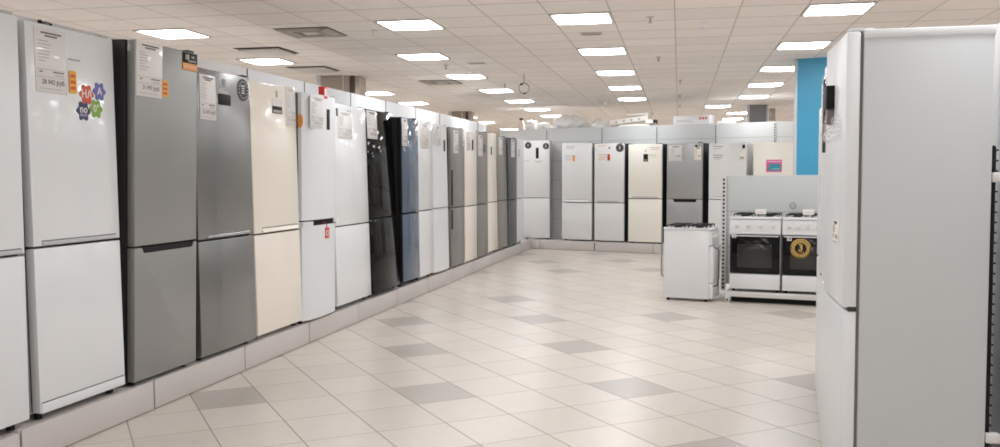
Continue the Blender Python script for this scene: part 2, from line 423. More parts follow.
left('white fridge-freezer with a red tag hanging from its dark curved handle', 7.31, 8.04, .21, 2.24, 1.105, .025, 'white_soft', 'side_grey', handle='recess', bulge=.03, hr=(-.22, .30, .04),
     deco=[sheet(-.294, .024, 1.927, 2.217, '24 890 руб.', pale=True), plate('display', .062, .13, 1.93, 2.118, 'black', .006), marks('display_print', [(.07, .12, 1.95, 1.965), (.07, .12, 2.0, 2.01), (.07, .12, 2.05, 2.06)], 'ink_pale'),
           plate('shelf_tag', .287, .325, 2.07, 2.145, 'ink', .004), red_hang,
           lambda U, Y, base, L: MB().prism([(Y + .055 + .026 * math.cos(2 * PI * i / 20), 1.985 - base + .06 * math.sin(2 * PI * i / 20)) for i in range(20)], 'x', -.372, -.364).build('side_sticker', 'orange_pale', U),
           lambda U, Y, base, L: MB().box(.0, .08, Y - .006, Y + .05, 2.21 - base, 2.32 - base, 0, .004).box(.014, .066, Y - .0065, Y - .005, 2.235 - base, 2.30 - base, 1).build('price_clip', ['red', 'paper'], U)])
left('glossy white fridge-freezer between the red-tagged one and the black glass one', 8.07, 8.97, .22, 2.2, 1.0, -.05, 'white', 'white_side', d=.48,
     deco=[sheet(-.30, .06, 1.86, 2.13, '35 640 руб.', pale=True), plate('badge', -.056, .047, 2.14, 2.15, 'ink_pale', .003, 0)])
left('black glass fridge-freezer with a tall white price sheet', 9.01, 9.88, .21, 2.205, 1.02, -.09, 'black_glass', 'black', d=.46, edge='black', deco=[sheet(-.36, -.06, 1.886, 2.19, '48 990 руб.')])
left('blue glass fridge-freezer right after the black glass one', 10.0, 10.62, .235, 2.19, 1.055, -.01, 'blue_glass', 'black', edge='black',
     deco=[sheet(-.29, -.103, 1.851, 2.177, '46 200 руб.'), plate('badge', .12, .16, 2.075, 2.105, 'chrome', .004)])
left('white fridge-freezer standing directly after the blue glass one', 10.65, 11.25, .225, 2.185, 1.062, -.01, 'white', 'white_side', deco=[sheet(-.24, .13, 1.847, 2.157, '29 300 руб.', pale=True)])
left('white fridge-freezer with a small dark display, just before the first far grey one', 11.29, 12.03, .21, 2.18, 1.065, -.03, 'white_soft', 'white_side', bulge=.015,
     deco=[sheet(-.30, -.03, 1.893, 2.155, '27 150 руб.', pale=True), plate('display', .1, .17, 1.83, 1.98, 'black', .005)])
left('grey fridge-freezer with a dark vertical grip slot on its near edge', 12.09, 12.8, .205, 2.185, 1.052, 0, 'grey_gloss', 'side_grey', handle='slot', hr=(-.352, -.27, 1.1, 1.58),
     deco=[sheet(-.23, .02, 1.822, 2.144, '39 990 руб.'), sheet(.255, .345, 1.936, 2.15)])
left('beige fridge-freezer just after the grey one with the vertical grip slot', 12.83, 13.54, .2, 2.18, 1.045, 0, 'beige', 'beige', deco=[sheet(-.27, -.04, 1.883, 2.16, pale=True), plate('display', .06, .15, 1.89, 2.05, 'black', .003)])
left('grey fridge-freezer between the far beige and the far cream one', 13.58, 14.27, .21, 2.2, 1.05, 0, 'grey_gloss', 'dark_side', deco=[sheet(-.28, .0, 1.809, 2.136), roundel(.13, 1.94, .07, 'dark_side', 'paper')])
left('cream fridge-freezer right before the last two grey ones near the corner', 14.31, 15.01, .222, 2.2, 1.052, -.03, 'cream', 'beige', deco=[plate('display', -.06, .02, 1.845, 1.98, 'black', .003)])
left('lighter of the last two grey fridge-freezers, right after the far cream one', 15.07, 15.81, .215, 2.185, 1.06, -.03, 'grey_gloss', 'dark_side', deco=[sheet(-.22, .06, 1.858, 2.16)])
left('darkest grey fridge-freezer near the corner with a tall white price sheet', 15.9, 16.6, .22, 2.195, 1.06, 0, 'dark_steel', 'black', deco=[sheet(-.15, .16, 1.841, 2.17)])
left('white fridge-freezer closing the left row at the corner', 16.64, 17.25, .225, 2.2, 1.065, 0, 'white_soft', 'white_side', deco=[sheet(-.25, -.03, 1.853, 2.0, pale=True)])

# plinth units under the left row
seams = [2.76, 3.93, 5.10, 6.27, 7.44, 8.62, 9.82, 11.02, 12.2, 13.4, 14.6, 15.8, 17.0, 18.06]
plab = ['nearest grey plinth unit, at the bottom left corner', 'grey plinth unit under the fridge with flower stickers', 'grey plinth unit under the grey and the steel fridge', 'grey plinth unit under the beige fridge',
        'grey plinth unit under the red-tagged fridge', 'grey plinth unit under the glossy white fridge next to the black one', 'grey plinth unit under the black glass fridge', 'grey plinth unit under the white fridges beyond the blue one',
        'grey plinth unit under the fridge with the vertical grip slot', 'grey plinth unit under the far grey fridge after the beige one', 'grey plinth unit under the far cream fridge', 'grey plinth unit under the darkest far fridge', 'grey plinth unit at the far corner of the left row']
for i, (a, b) in enumerate(zip(seams[:-1], seams[1:])):
    g = .012 if i in (1, 3, 6) else .004
    dz = -.012 if i in (0,) else 0
    t = thing('display_plinth', plab[i], 'plinth', (-3.446, (a + b) / 2, 0), (0, 0, 0), 'plinth units under the left fridges')
    h = (b - a) / 2
    MB().box(-.60, -.012, -h, h, PT - .022, PT + dz, 0, .002).build('top_shelf', 'plinth', t)
    MB().box(-.014, 0, -h + g, h - g, .006, PT - .001 + dz, 0, .002).build('front_panel', 'plinth', t)
    MB().box(-.56, -.014, -h + .02, h - .02, 0, PT - .023, 0).build('base_frame', 'gap', t)

# ------------------------------------------------------------------ the back display wall and its fridges
BA = math.atan2(-.29183, .95647)
bd = Vector((math.cos(BA), math.sin(BA), 0)); bn = Vector((-bd.y, bd.x, 0)); bo = Vector((-3.4595, 18.1253, 0))
def bw(u, v=0, z=0): p = bo + bd * u + bn * v; return (p.x, p.y, z)
def back(label, u0, u1, zb, zt, zs, dm, sm, v=.02, dr=0, **k):
    w = u1 - u0
    return make_fridge(label, bw((u0 + u1) / 2, v, PT), BA + dr, w, zt - PT, k.pop('d', .5), zs, dm, sm, gap=max(.018, zb - PT), group='fridge-freezers along the back wall', **k)
back('white fridge-freezer in the back corner with two round dark stickers', -.175, .377, .21, 2.215, 1.041, 'white_far', 'white_side', dr=.28, v=.06, d=.34,
     deco=[roundel(-.17, 2.12, .068), roundel(.2, 2.1, .066), plate('display', -.01, .05, 1.849, 2.069, 'black', .004), marks('print', [(-.033, .128, 1.79, 1.8), (-.03, .1, 1.765, 1.772), (-.25, -.15, 1.8, 1.81)], 'ink_pale')])
back('white fridge-freezer on the back wall beside the bare slatted strip', .703, 1.35, .21, 2.145, .962, 'white_far', 'side_grey', handle='lip', hr=(-.25, .28),
     deco=[marks('print', [(-.242, -.043, 2.075, 2.085), (-.22, -.06, 2.04, 2.05), (-.264, -.109, 1.89, 1.9), (-.25, -.12, 1.85, 1.86), (-.264, -.11, 1.81, 1.82)], 'ink_pale'), plate('sticker', -.088, -.035, 1.785, 1.905, 'orange_pale', .003)])
back('white fridge-freezer on the back wall with one round dark sticker', 1.413, 2.034, .208, 2.122, .963, 'white_far', 'dark_side', handle='grip', hr=(-.24, .2),
     deco=[roundel(.225, 2.035, .083), marks('print', [(-.25, -.05, 2.075, 2.085), (-.234, -.044, 1.9, 1.91), (-.22, -.06, 1.85, 1.86), (-.234, -.08, 1.81, 1.82)], 'orange_pale'), plate('sticker', -.034, .02, 1.79, 1.915, 'orange', .003), plate('badge', -.02, .03, 2.02, 2.06, 'ink_pale', .003)])
back('cream fridge-freezer on the back wall with a square black display', 2.127, 2.803, .208, 2.098, 1.051, 'cream_far', 'dark_side', handle='grip', hr=(-.26, .27),
     deco=[plate('display', -.031, .061, 1.763, 1.907, 'black', .004), plate('display_print', -.015, .045, 1.78, 1.8, 'ink_pale', .0045, 0), marks('print', [(.099, .299, 2.02, 2.03), (.12, .28, 1.985, 1.992), (.08, .221, 1.88, 1.89), (.1, .24, 1.845, 1.852)], 'ink_pale'), plate('badge', -.01, .03, 1.95, 2.0, 'paper', .003)])
back('grey fridge-freezer on the back wall behind the lone stove', 2.902, 3.588, .205, 2.1, 1.05, 'grey_far', 'dark_side', handle='recess', hr=(-.22, .24, .05),
     deco=[sheet(-.304, -.048, 1.765, 2.06), plate('leaflet', -.045, .029, 1.79, 1.915, 'ink_pale', .003), sheet(.19, .32, 1.78, 2.02, paper='paper_warm'), plate('clip', .2, .25, 2.02, 2.06, 'black', .006)])
back('white fridge-freezer on the back wall next to the grey one', 3.709, 4.40, .2, 2.085, 1.052, 'white_far', 'white_side', handle='lip', hr=(-.25, .28),
     deco=[marks('print', [(-.27, -.083, 2.02, 2.03), (-.27, -.12, 1.985, 1.99), (-.268, -.081, 1.86, 1.87), (-.26, -.1, 1.82, 1.83), (-.26, -.13, 1.79, 1.795)], 'ink'), sheet(.21, .32, 1.75, 1.98, paper='paper_warm'), plate('clip', .27, .32, 1.98, 2.05, 'black', .006)])
def pink(U, Y, base, L):
    m = MB(); m.box(-.14, .13, Y - .003, Y + .001, 1.55 - base, 1.77 - base, 0); m.box(-.09, .11, Y - .0036, Y - .003, 1.57 - base, 1.70 - base, 1)
    m.box(-.13, -.02, Y - .004, Y - .0036, 1.60 - base, 1.64 - base, 1); m.box(-.08, .09, Y - .004, Y - .0034, 1.6 - base, 1.61 - base, 2); m.box(-.12, .12, Y - .0036, Y - .003, 1.73 - base, 1.745 - base, 2)
    m.build('sticker', ['pink', 'teal', 'paper'], U)
back('cream fridge-freezer with a pink and teal sticker beside the blue column', 4.56, 5.27, .2, 2.078, 1.05, 'cream_far', 'beige', v=-.06, dr=.27, deco=[pink])

us = [-.02, .204, 1.428, 2.645, 3.87, 5.1, 6.2]
bl = ['short grey plinth end in the back corner', 'grey plinth unit under the first back wall fridges', 'grey plinth unit under the cream back wall fridge', 'grey plinth unit under the grey back wall fridge', 'grey plinth unit behind the stove trolley', 'grey plinth unit at the right end of the back wall']
for i, (a, b) in enumerate(zip(us[:-1], us[1:])):
    t = thing('display_plinth', bl[i], 'plinth', bw((a + b) / 2, 0), (0, 0, BA), 'plinth units along the back wall'); h = (b - a) / 2; g = .012 if i == 1 else .004
    MB().box(-h + .002, h - .002, .015, .58, PT - .022, PT - .002, 0, .002).build('top_shelf', 'plinth', t)
    MB().box(-h + .004, h - g, 0, .014, .006, PT - .003, 0, .002).build('front_panel', 'plinth', t)
    MB().box(-h + .02, h - .02, .014, .56, 0, PT - .023, 0).build('base_frame', 'gap', t)

def upright(m, x, y, z0, z1, mi_metal=0, mi_slot=1, face=-1, w=.05):
    m.box(x - w / 2, x + w / 2, y, y + .02, z0, z1, mi_metal)
    n = int((z1 - z0) / .05)
    for k in range(n):
        z = z0 + .02 + k * .05
        m.box(x - .012, x + .012, y - .001, y + .004, z, z + .028, mi_slot)
WH = 2.48
m = MB(); m.box(-1.06, 6.2, .6, 1.1, 0, WH, 0)
wb = m.build('wall_back', 'panel_grey', None, bw(0), (0, 0, BA)); struct(wb)
m = MB()
for u in (.074, 1.328, 2.493, 3.668, 4.769, 5.9): upright(m, u, .585, .19, WH - .01)
struct(m.build('trim_1', ['panel_grey', 'slot'], None, bw(0), (0, 0, BA)))
m = MB()                        # horizontal panel joints
for z in (.6, 1.0, 1.4, 1.8, 2.2): m.box(-1.05, 6.2, .5985, .6, z, z + .004, 0)
for k in range(26): m.box(.40, .70, .5975, .5995, .4 + k * .07, .406 + k * .07, 0)
struct(m.build('trim_2', 'gasket', None, bw(0), (0, 0, BA)))
struct(MB().box(-4.15, -4.05, 0, 16.7, 0, WH, 0).build('wall_left', 'panel_white'))
m = MB()
for y in (3.05, 4.35, 6.3, 7.5, 8.7, 9.95, 11.15, 12.4, 13.6, 14.85, 16.05): m.box(-4.051, -4.044, y - .004, y + .004, .2, WH, 0)
struct(m.build('trim_3', 'gasket'))
m = MB(); m.box(-4.05, -4.02, 4.90, 4.94, .2, WH - .005, 0); m.box(-4.05, -4.02, 4.94, 4.96, 2.42, WH - .01, 1); m.box(-4.05, -4.03, 4.87, 4.885, 2.43, WH, 1)
for k in range(44): m.box(-4.0205, -4.016, 4.914, 4.926, .25 + k * .05, .278 + k * .05, 1)
struct(m.build('trim_4', ['side_grey', 'slot']))

# ------------------------------------------------------------------ packaging on top of the back wall
def blob(name, label, cat, u, v, w, d, h, m1, seed, z=WH, group=None, amp=.2, rot=0, bumpy=True):
    bm = bmesh.new(); bmesh.ops.create_icosphere(bm, subdivisions=4, radius=1)
    rn = random.Random(seed); dirs = [Vector((rn.uniform(-1, 1), rn.uniform(-1, 1), rn.uniform(-1, 1))).normalized() for _ in range(26)]
    for vv in bm.verts:
        n = vv.co.normalized(); r = 1.0
        for dd in dirs: r += amp * (max(0, n.dot(dd)) ** 14) * (1 if rn and (int(dd.x * 100) % 2) else -.7)
        c = n * (r + .20 * noise.noise(n * 2.3 + Vector((seed, 0, 0))) + .13 * abs(noise.noise(n * 5.1 + Vector((0, seed, 0)))))
        zz = max(0.0, c.z + .55)
        vv.co = Vector((c.x * w / 2, c.y * d / 2, zz / 1.55 * h + .002))
    for f in bm.faces: f.smooth = True
    q = MB(); q.merge(bm); o = q.build(name, m1, None, bw(u, v, z), (0, 0, BA + rot)); return tag(o, label, cat, group)
GP = 'packaging left on top of the back wall'
t = thing('bottle', 'pale bottle with a black cap standing on top of the back wall', 'bottle', bw(-.64, .8, WH), (0, 0, BA), GP)
q = MB()
prof = [(.0, .0), (.065, .0), (.075, .02), (.075, .10), (.06, .15), (.035, .19), (.03, .215)]
def lathe(q, prof, n=20, mi=0):
    R = [[q.bm.verts.new((r * math.cos(2 * PI * i / n), r * math.sin(2 * PI * i / n), z)) for i in range(n)] for r, z in prof if r > 0]
    for a, b in zip(R[:-1], R[1:]):
        for i in range(n):
            f = q.bm.faces.new((a[i], a[(i + 1) % n], b[(i + 1) % n], b[i])); f.smooth = True; f.material_index = mi
    q.bm.faces.new(R[0][::-1]).material_index = mi; q.bm.faces.new(R[-1]).material_index = mi
lathe(q, prof); q.build('flask', 'skin_bottle', t)
q = MB(); lathe(q, [(.03, .215), (.05, .225), (.045, .25), (.02, .262)]); q.build('cap', 'black', t)
blob('plastic_bag', 'small crumpled white bag beside the black-capped bottle', 'bag', -.40, .8, .22, .3, .2, 'bag', 3, group=GP)
blob('plastic_bag', 'low white bag lying next to the small crumpled one, above the corner fridge', 'bag', -.09, .85, .30, .3, .15, 'bag', 4, group=GP)
blob('plastic_bag', 'largest heaped white plastic bag on top of the back wall', 'bag', .50, .85, .66, .36, .28, 'bag', 8, group=GP, amp=.2)
blob('plastic_bag', 'rounded white bag to the right of the largest one', 'bag', 1.13, .85, .34, .34, .18, 'bag', 11, group=GP)
def foam(label, u, v, w, d, h, z, tilt=0, rz=0, cells=True):
    t = thing('foam_packing', label, 'packaging', bw(u, v, z), (0, tilt, BA + rz), GP)
    MB().box(-w / 2, w / 2, -d / 2, d / 2, 0, h, 0, .01).build('foam_block', 'foam', t)
    if cells:
        for k in range(4):
            x = -w / 2 + w * (.18 + .2 * k); MB().box(x - .02, x + .02, -d / 2 - .004, -d / 2 + .02, h * .3, h * .6, 0, .003).build('recess', 'ink_pale', t)
foam('flat white foam slab at the bottom of the packing pile on the back wall', 2.0, .8, .66, .34, .04, WH, cells=False)
foam('long white foam moulding lying tilted in the packing pile', 1.87, .82, .82, .3, .10, WH + .075, tilt=-.10)
foam('thin white foam lid on top of the packing pile', 2.05, .84, .46, .28, .05, WH + .21, tilt=-.04, cells=False)
t = thing('carton', 'small brown-ended white carton under the tilted foam moulding', 'box', bw(2.34, .70, WH + .042), (0, 0, BA + .1), GP)
MB().box(-.1, .1, -.1, .1, 0, .08, 0, .004).build('carton_body', 'foam', t); MB().box(.06, .1005, -.101, .1, .002, .075, 0).build('carton_end', 'vent_dark', t)
t = thing('carton', 'long white carton with red print on top of the back wall', 'box', bw(3.17, .8, WH), (0, 0, BA), GP)
MB().box(-.36, .36, -.15, .15, 0, .17, 0, .006).build('carton_body', 'panel_white', t)
q = MB()
for k in range(3): q.box(.16 + k * .055, .195 + k * .055, -.1515, -.15, .09, .135, 0)
q.build('carton_print', 'red', t)
q = MB(); q.box(-.3, .05, -.1515, -.15, .05, .06, 0); q.box(-.3, -.02, -.1515, -.15, .08, .088, 0); q.build('carton_text', 'ink_pale', t)
foam('short white foam piece right of the long printed carton', 5.0 - 1.2, .85, .3, .25, .05, WH, cells=False)

# ------------------------------------------------------------------ right row
def wrap(U, Y, base, L): pass
def right(label, x, y, w, h, zs, dm, sm, dr, d=.625, **k):
    return make_fridge(label, (x, y, 0), -PI / 2 + dr, w, h, d, zs, dm, sm, gap=.03, base=0.0, group='fridges in the right row', **k)
def film_patch(x0, x1, z0, z1, off, seed):
    def f(U, Y, base, L):
        q = MB(); rn = random.Random(seed); nx, nz = 14, 12; V = []
        for i in range(nx + 1):
            row = []
            for j in range(nz + 1):
                row.append(q.bm.verts.new((x0 + (x1 - x0) * i / nx, Y - off - rn.random() * .014, z0 + (z1 - z0) * j / nz)))
            V.append(row)
        for i in range(nx):
            for j in range(nz): q.bm.faces.new((V[i][j], V[i + 1][j], V[i + 1][j + 1], V[i][j + 1]))
        q.build('protective_film', 'film', U)
    return f
# seen from the aisle the near end is local +x
R1 = right('large white fridge-freezer standing side-on in the right foreground', .575, 3.98 + .31, .62, 2.095, .938, 'white_soft', 'near_side', 0, d=.562, gasket='gasket', top_cover='white_soft', handle='gap',
      deco=[plate('display', -.12, -.02, 1.80, 1.905, 'black', .035), plate('display_side', -.08, -.03, 1.73, 1.80, 'gasket', .03), sheet(.02, .17, 1.2, 1.3, paper='paper_warm'), film_patch(-.30, .20, 1.66, 1.76, .004, 5)])
q = MB(); q.box(-.27, .29, .566, .585, .10, 1.62, 0, .012)
for k in range(36): q.cyl((-.26, .59, .13 + k * .042), (.28, .59, .13 + k * .042), .004, 6, 0)
cd = q.build('condenser', 'black', R1)
for z in (.42, 1.49): MB().box(.27, .312, .564, .62, z - .02, z + .02, 0, .006).build('bracket', 'metal_white', cd)
q = MB(); q.box(.285, .313, .02, .056, .928, .948, 0, .003); q.build('door_hinge', 'dark_side', R1)
right('white fridge-freezer second in the right row, dark vertical display strip', .63, 4.94, .6, 2.09, .92, 'white_soft', 'white_side', -.05, deco=[plate('display', -.14, -.04, 1.62, 2.0, 'black', .02), film_patch(-.28, .28, 1.62, 2.03, .006, 9)])
right('white fridge-freezer third in the right row, behind the two nearest', .69, 5.56, .6, 2.06, .9, 'white_soft', 'white_side', -.05, handle='bar', hr=(.0, .25), deco=[plate('energy_label', -.05, .12, 1.2, 1.5, 'paper', .003)])
right('white fridge-freezer farthest along the right row', .75, 6.18, .6, 1.95, .95, 'white_soft', 'white_side', -.05, handle='recess', hr=(-.2, .2, .05), deco=[plate('energy_label', -.1, .1, 1.3, 1.5, 'paper', .003)])
struct(MB().box(1.42, 1.52, 3.7, 7.0, 0, 2.25, 0).build('wall_center', 'panel_white'))
struct(MB().box(1.38, 1.42, 4.9, 4.94, 0, 2.24, 0).build('trim_5', 'metal_white'))

# ------------------------------------------------------------------ stoves
def make_stove(label, loc, rotz, w, h, d, tags=None, knobs=4, group='gas stoves', detail=None, door='oven_glass'):
    t = thing('gas_stove', label, 'stove', loc, (0, 0, rotz), group)
    q = MB(); q.box(-w / 2, w / 2, .03, d, .03, h - .03, 0, .006); q.build('body', 'enamel', t)
    for x in (-1, 1):
        for y in (.07, d - .05): MB().cyl((x * (w / 2 - .04), y, 0), (x * (w / 2 - .04), y, .032), .018, 12).build('foot', 'black', t)
    ct = MB().box(-w / 2 - .002, w / 2 + .002, .0, d, h - .03, h, 0, .008).build('cooktop', 'enamel', t)
    for x in (-.14, .14):
        for y in (.16, d - .15):
            q = MB(); q.cyl((x, y, h), (x, y, h + .012), .05, 20, 0); q.cyl((x, y, h + .012), (x, y, h + .02), .035, 20, 0)
            for a in range(4):
                c, s_ = math.cos(a * PI / 2), math.sin(a * PI / 2); q.box(x + c * .06 - .045 * abs(c) - .005, x + c * .06 + .045 * abs(c) + .005, y + s_ * .06 - .045 * abs(s_) - .005, y + s_ * .06 + .045 * abs(s_) + .005, h + .024, h + .034, 0)
            for a, b_ in ((-1, -1), (1, -1), (1, 1), (-1, 1)): q.box(x + a * .105 - .005, x + a * .105 + .005, y + b_ * .105 - .005, y + b_ * .105 + .005, h, h + .034, 0)
            for a in (-1, 1):
                q.box(x - .11, x + .11, y + a * .105 - .005, y + a * .105 + .005, h + .024, h + .034, 0); q.box(x + a * .105 - .005, x + a * .105 + .005, y - .11, y + .11, h + .024, h + .034, 0)
            q.build('burner', 'iron', ct)
    zc = h - .2
    cp = MB().prism([(.03, zc), (-.012, zc), (.0, h - .035), (.03, h - .035)], 'x', -w / 2, w / 2, 0).build('control_panel', 'enamel', t)
    for k in range(knobs):
        x = -w / 2 + w * (.14 + .72 * k / (knobs - 1)); MB().cyl((x, -.006, zc + .09), (x, -.032, zc + .088), .022, 20).box(x - .004, x + .004, -.04, -.028, zc + .068, zc + .108, 0, .002).build('knob', 'metal_white', cp)
    od = MB().box(-w / 2 + .006, w / 2 - .006, -.02, .03, .222, zc - .012, 0, .008).build('oven_door', door, t)
    if door == 'oven_glass': MB().box(-w * .34, w * .34, -.0225, -.018, .29, zc - .12, 0, .002).build('window', 'oven_window', od)
    q = MB(); q.cyl((-w * .46, -.035, zc - .022), (w * .46, -.035, zc - .022), .006, 12)
    for x in (-.38, .38): q.box(x * w - .008, x * w + .008, -.035, -.018, zc - .027, zc - .017, 0)
    q.build('handle', 'enamel', od)
    MB().box(-w / 2 + .004, w / 2 - .004, -.016, .03, .035, .214, 0, .006).build('drawer', 'enamel', t)
    for f in detail or []: f(t, od, h, w, d)
    return t
TA = math.radians(-11)
td = Vector((math.cos(TA), math.sin(TA), 0)); tn = Vector((-td.y, td.x, 0)); to = None
to = Vector((.256, 10.889, 0))
def tw(u, v, z=0): p = to + td * u + tn * v; return (p.x, p.y, z)
t = thing('display_trolley', 'grey gondola trolley with slotted uprights carrying the two stoves', 'display stand', tw(0, 0), (0, 0, TA))
MB().box(-.13, 1.45, .66, .69, .14, 1.498, 0, .003).build('back_panel', 'trolley_grey', t)
q = MB()
for z in (.6, 1.05): q.box(-.1, 1.42, .6585, .66, z, z + .004, 0)
q.build('panel_seam', 'gasket', t)
for u in (-.13, 1.42):
    q = MB(); upright(q, u, .635, .06, 1.49, 0, 1, w=.06); q.build('upright', ['metal_white', 'slot'], t)
MB().box(0, 1.42, .02, .66, .105, .125, 0, .003).build('shelf', 'metal_white', t)
q = MB(); q.box(0, 1.42, 0, .02, .07, .13, 0, .004); q.box(0, .03, 0, .66, .07, .12, 0, .004); q.box(1.39, 1.42, 0, .66, .07, .12, 0, .004); q.build('shelf_rail', 'metal_white', t)
MB().box(.06, 1.36, .10, .6, .002, .10, 0).build('base_shade', 'black', t)  # black box added to deepen the shadow under the shelf
for u in (.03, 1.25):
    MB().box(u - .025, u + .025, -.005, .05, 0, .10, 0, .006).cyl((u, -.006, .03), (u, -.014, .03), .012, 10, 1).build('foot', ['metal_white', 'black'], t)
    MB().box(u - .02, u + .02, .58, .64, 0, .10, 0, .006).build('foot', 'metal_white', t)
def door_tag(u, z, w=.05, h=.045):
    def f(t, od, hh, W, d):
        q = MB(); q.box(u - w / 2, u + w / 2, -.0235, -.019, z - h / 2, z + h / 2, 0); q.box(u - w * .1, u + w * .25, -.024, -.0235, z - h * .3, z + h * .25, 1); q.build('label', ['paper', 'ink'], od)
    return f
def gold(u, z, r):
    def f(t, od, hh, W, d):
        q = MB()
        def disc(rr, y, mi): q.prism([(u + rr * math.cos(2 * PI * i / 40), z + rr * math.sin(2 * PI * i / 40)) for i in range(40)], 'y', y, -.019, mi)
        disc(r, -.0225, 0); disc(r * .9, -.0229, 1); disc(r * .85, -.0232, 0); disc(r * .58, -.0236, 1)
        for i in range(22):
            a = 2 * PI * i / 22; q.box(u + r * .71 * math.cos(a) - .005, u + r * .71 * math.cos(a) + .005, -.0238, -.0232, z + r * .71 * math.sin(a) - .007, z + r * .71 * math.sin(a) + .007, 1)
        q.text('3', r * .95, u, z + r * .08, -.0240, 0, True); q.text('ГОДА', r * .25, u, z - r * .36, -.0240, 0)
        q.build('round_sticker', ['gold', 'black'], od)
    return f
def tent(t_, x, y, h, w=.12, hh=.06):
    q = MB(); q.prism([(y - .02, h), (y + .02, h), (y, h + hh)], 'x', x - w / 2, x + w / 2, 0)
    q.box(x - w * .35, x + w * .3, y - .014, y - .0125, h + .02, h + .026, 1); q.build('price_card', ['paper', 'ink_pale'], t_)
def plate_tent(x, y): return lambda t, od, h, w, d: tent(t, x, y, h + .034)
SH = .125
make_stove('gas stove with a plain black oven door on the trolley', tw(.33, .07, SH), TA, .58, .885, .52, detail=[door_tag(-.235, .66), plate_tent(.06, .03)])
make_stove('gas stove with a round gold sticker on its black oven door', tw(.92, .07, SH), TA, .56, .885, .52, detail=[door_tag(-.20, .64), gold(-.075, .53, .115), plate_tent(0, .03)],
           knobs=5)
t = thing('metal_hook', 'small ring-shaped metal hook hanging on the trolley panel above the stoves', 'hook', tw(.70, .62, 1.13), (0, 0, TA))
MB().torus((0, -.03, 0), .035, .006, 'y').build('ring', 'side_grey', t); MB().cyl((0, -.03, .035), (0, .02, .04), .006, 8).build('peg', 'chrome', t)
SA = math.radians(79); sx = Vector((math.cos(SA), math.sin(SA), 0)); sy = Vector((-math.sin(SA), math.cos(SA), 0))
p = Vector((.07, 10.84, 0)) + sx * .23 - sy * .03
def side_seam(t, od, h, w, d):
    q = MB(); q.tube([(-w / 2 + .03, d + .03, .88), (-w / 2 + .03, d + .03, .30), (-w / 2 + .03, d - .01, .27)], .011, 8); q.build('gas_pipe', 'side_grey', t)
    q = MB(); q.tube([(-w / 2 + .01, -.07, .2), (-w / 2 + .01, -.085, .3), (-w / 2 + .01, -.085, .62), (-w / 2 + .01, -.02, .66)], .006, 8); q.tube([(-w / 2 + .01, -.07, .2), (-w / 2 + .01, -.02, .19)], .006, 8); q.build('door_trim', 'gap', od)
make_stove('lone white gas stove standing sideways on the floor left of the trolley', tuple(p), SA, .46, .875, .57, detail=[side_seam], door='enamel')

# ------------------------------------------------------------------ columns, floor, ceiling, outer walls
q = MB(); q.box(0, .52, 0, .5, 0, CEIL, 0); q.box(-.012, .03, -.012, .06, 0, CEIL - .01, 1, .008)
struct(q.build('column', ['blue', 'col_white'], None, (1.11, 11.87, 0), (0, 0, -.20)), 'bright blue square column beside the back wall')
def clad(x, y, w, d, z1, rz, name='column'):
    q = MB(); q.box(0, w, 0, d, 0, CEIL, 0, .03, 3)
    q.box(-.015, .05, -.012, .02, 0, CEIL, 1, .006); q.box(w * .78, w * .82, -.012, .02, 0, CEIL, 1, .004); q.box(w + .0, w + .06, .02, d, 0, CEIL, 2); q.box(w + .06, w + .14, .06, d, 0, CEIL, 0)  # pale edge strips carry the metal cladding's bright reflections as colour
    return struct(q.build(name, ['col_beige', 'col_white', 'col_dark'], None, (x, y, 0), (0, 0, rz)))
clad(-5.45, 12.15, .47, .45, CEIL, .15); clad(-5.60, 19.6, .36, .4, CEIL, .1)
q = MB(); q.box(0, .34, 0, .34, 0, CEIL, 0); q.box(-.05, 0, -.01, .05, 0, CEIL, 1); q.box(.34, .38, -.01, .05, 0, CEIL, 1)
struct(q.build('column', ['side_grey', 'col_white'], None, (.92, 19.4, 0), (0, 0, .1)))
t = thing('junction_box', 'small grey box high up on the far column with a hanging cable', 'box', (1.37, 19.4, 2.62), (0, 0, 0))
MB().box(-.06, .06, -.04, .04, 0, .25, 0, .006).build('housing', 'col_beige', t); MB().tube([(.05, -.03, .02), (.09, -.03, -.15), (.08, -.03, -.5)], .006, 6).build('cable', 'col_dark', t)
struct(MB().box(-18, 14, -5, 40, -.1, 0, 0).build('floor', 'floor'))
struct(MB().box(-18, 14, -5, 40, CEIL, CEIL + .1, 0).build('ceiling', 'ceiling'))
for n, b in (('wall_right', (13.9, 14, -5, 40)), ('wall_front', (-18, 14, -5, -4.9)), ('wall_far', (-18, 14, 39.9, 40)), ('wall_side', (-18, -17.9, -5, 40))):
    struct(MB().box(b[0], b[1], b[2], b[3], 0, CEIL, 0).build(n, 'wall'))

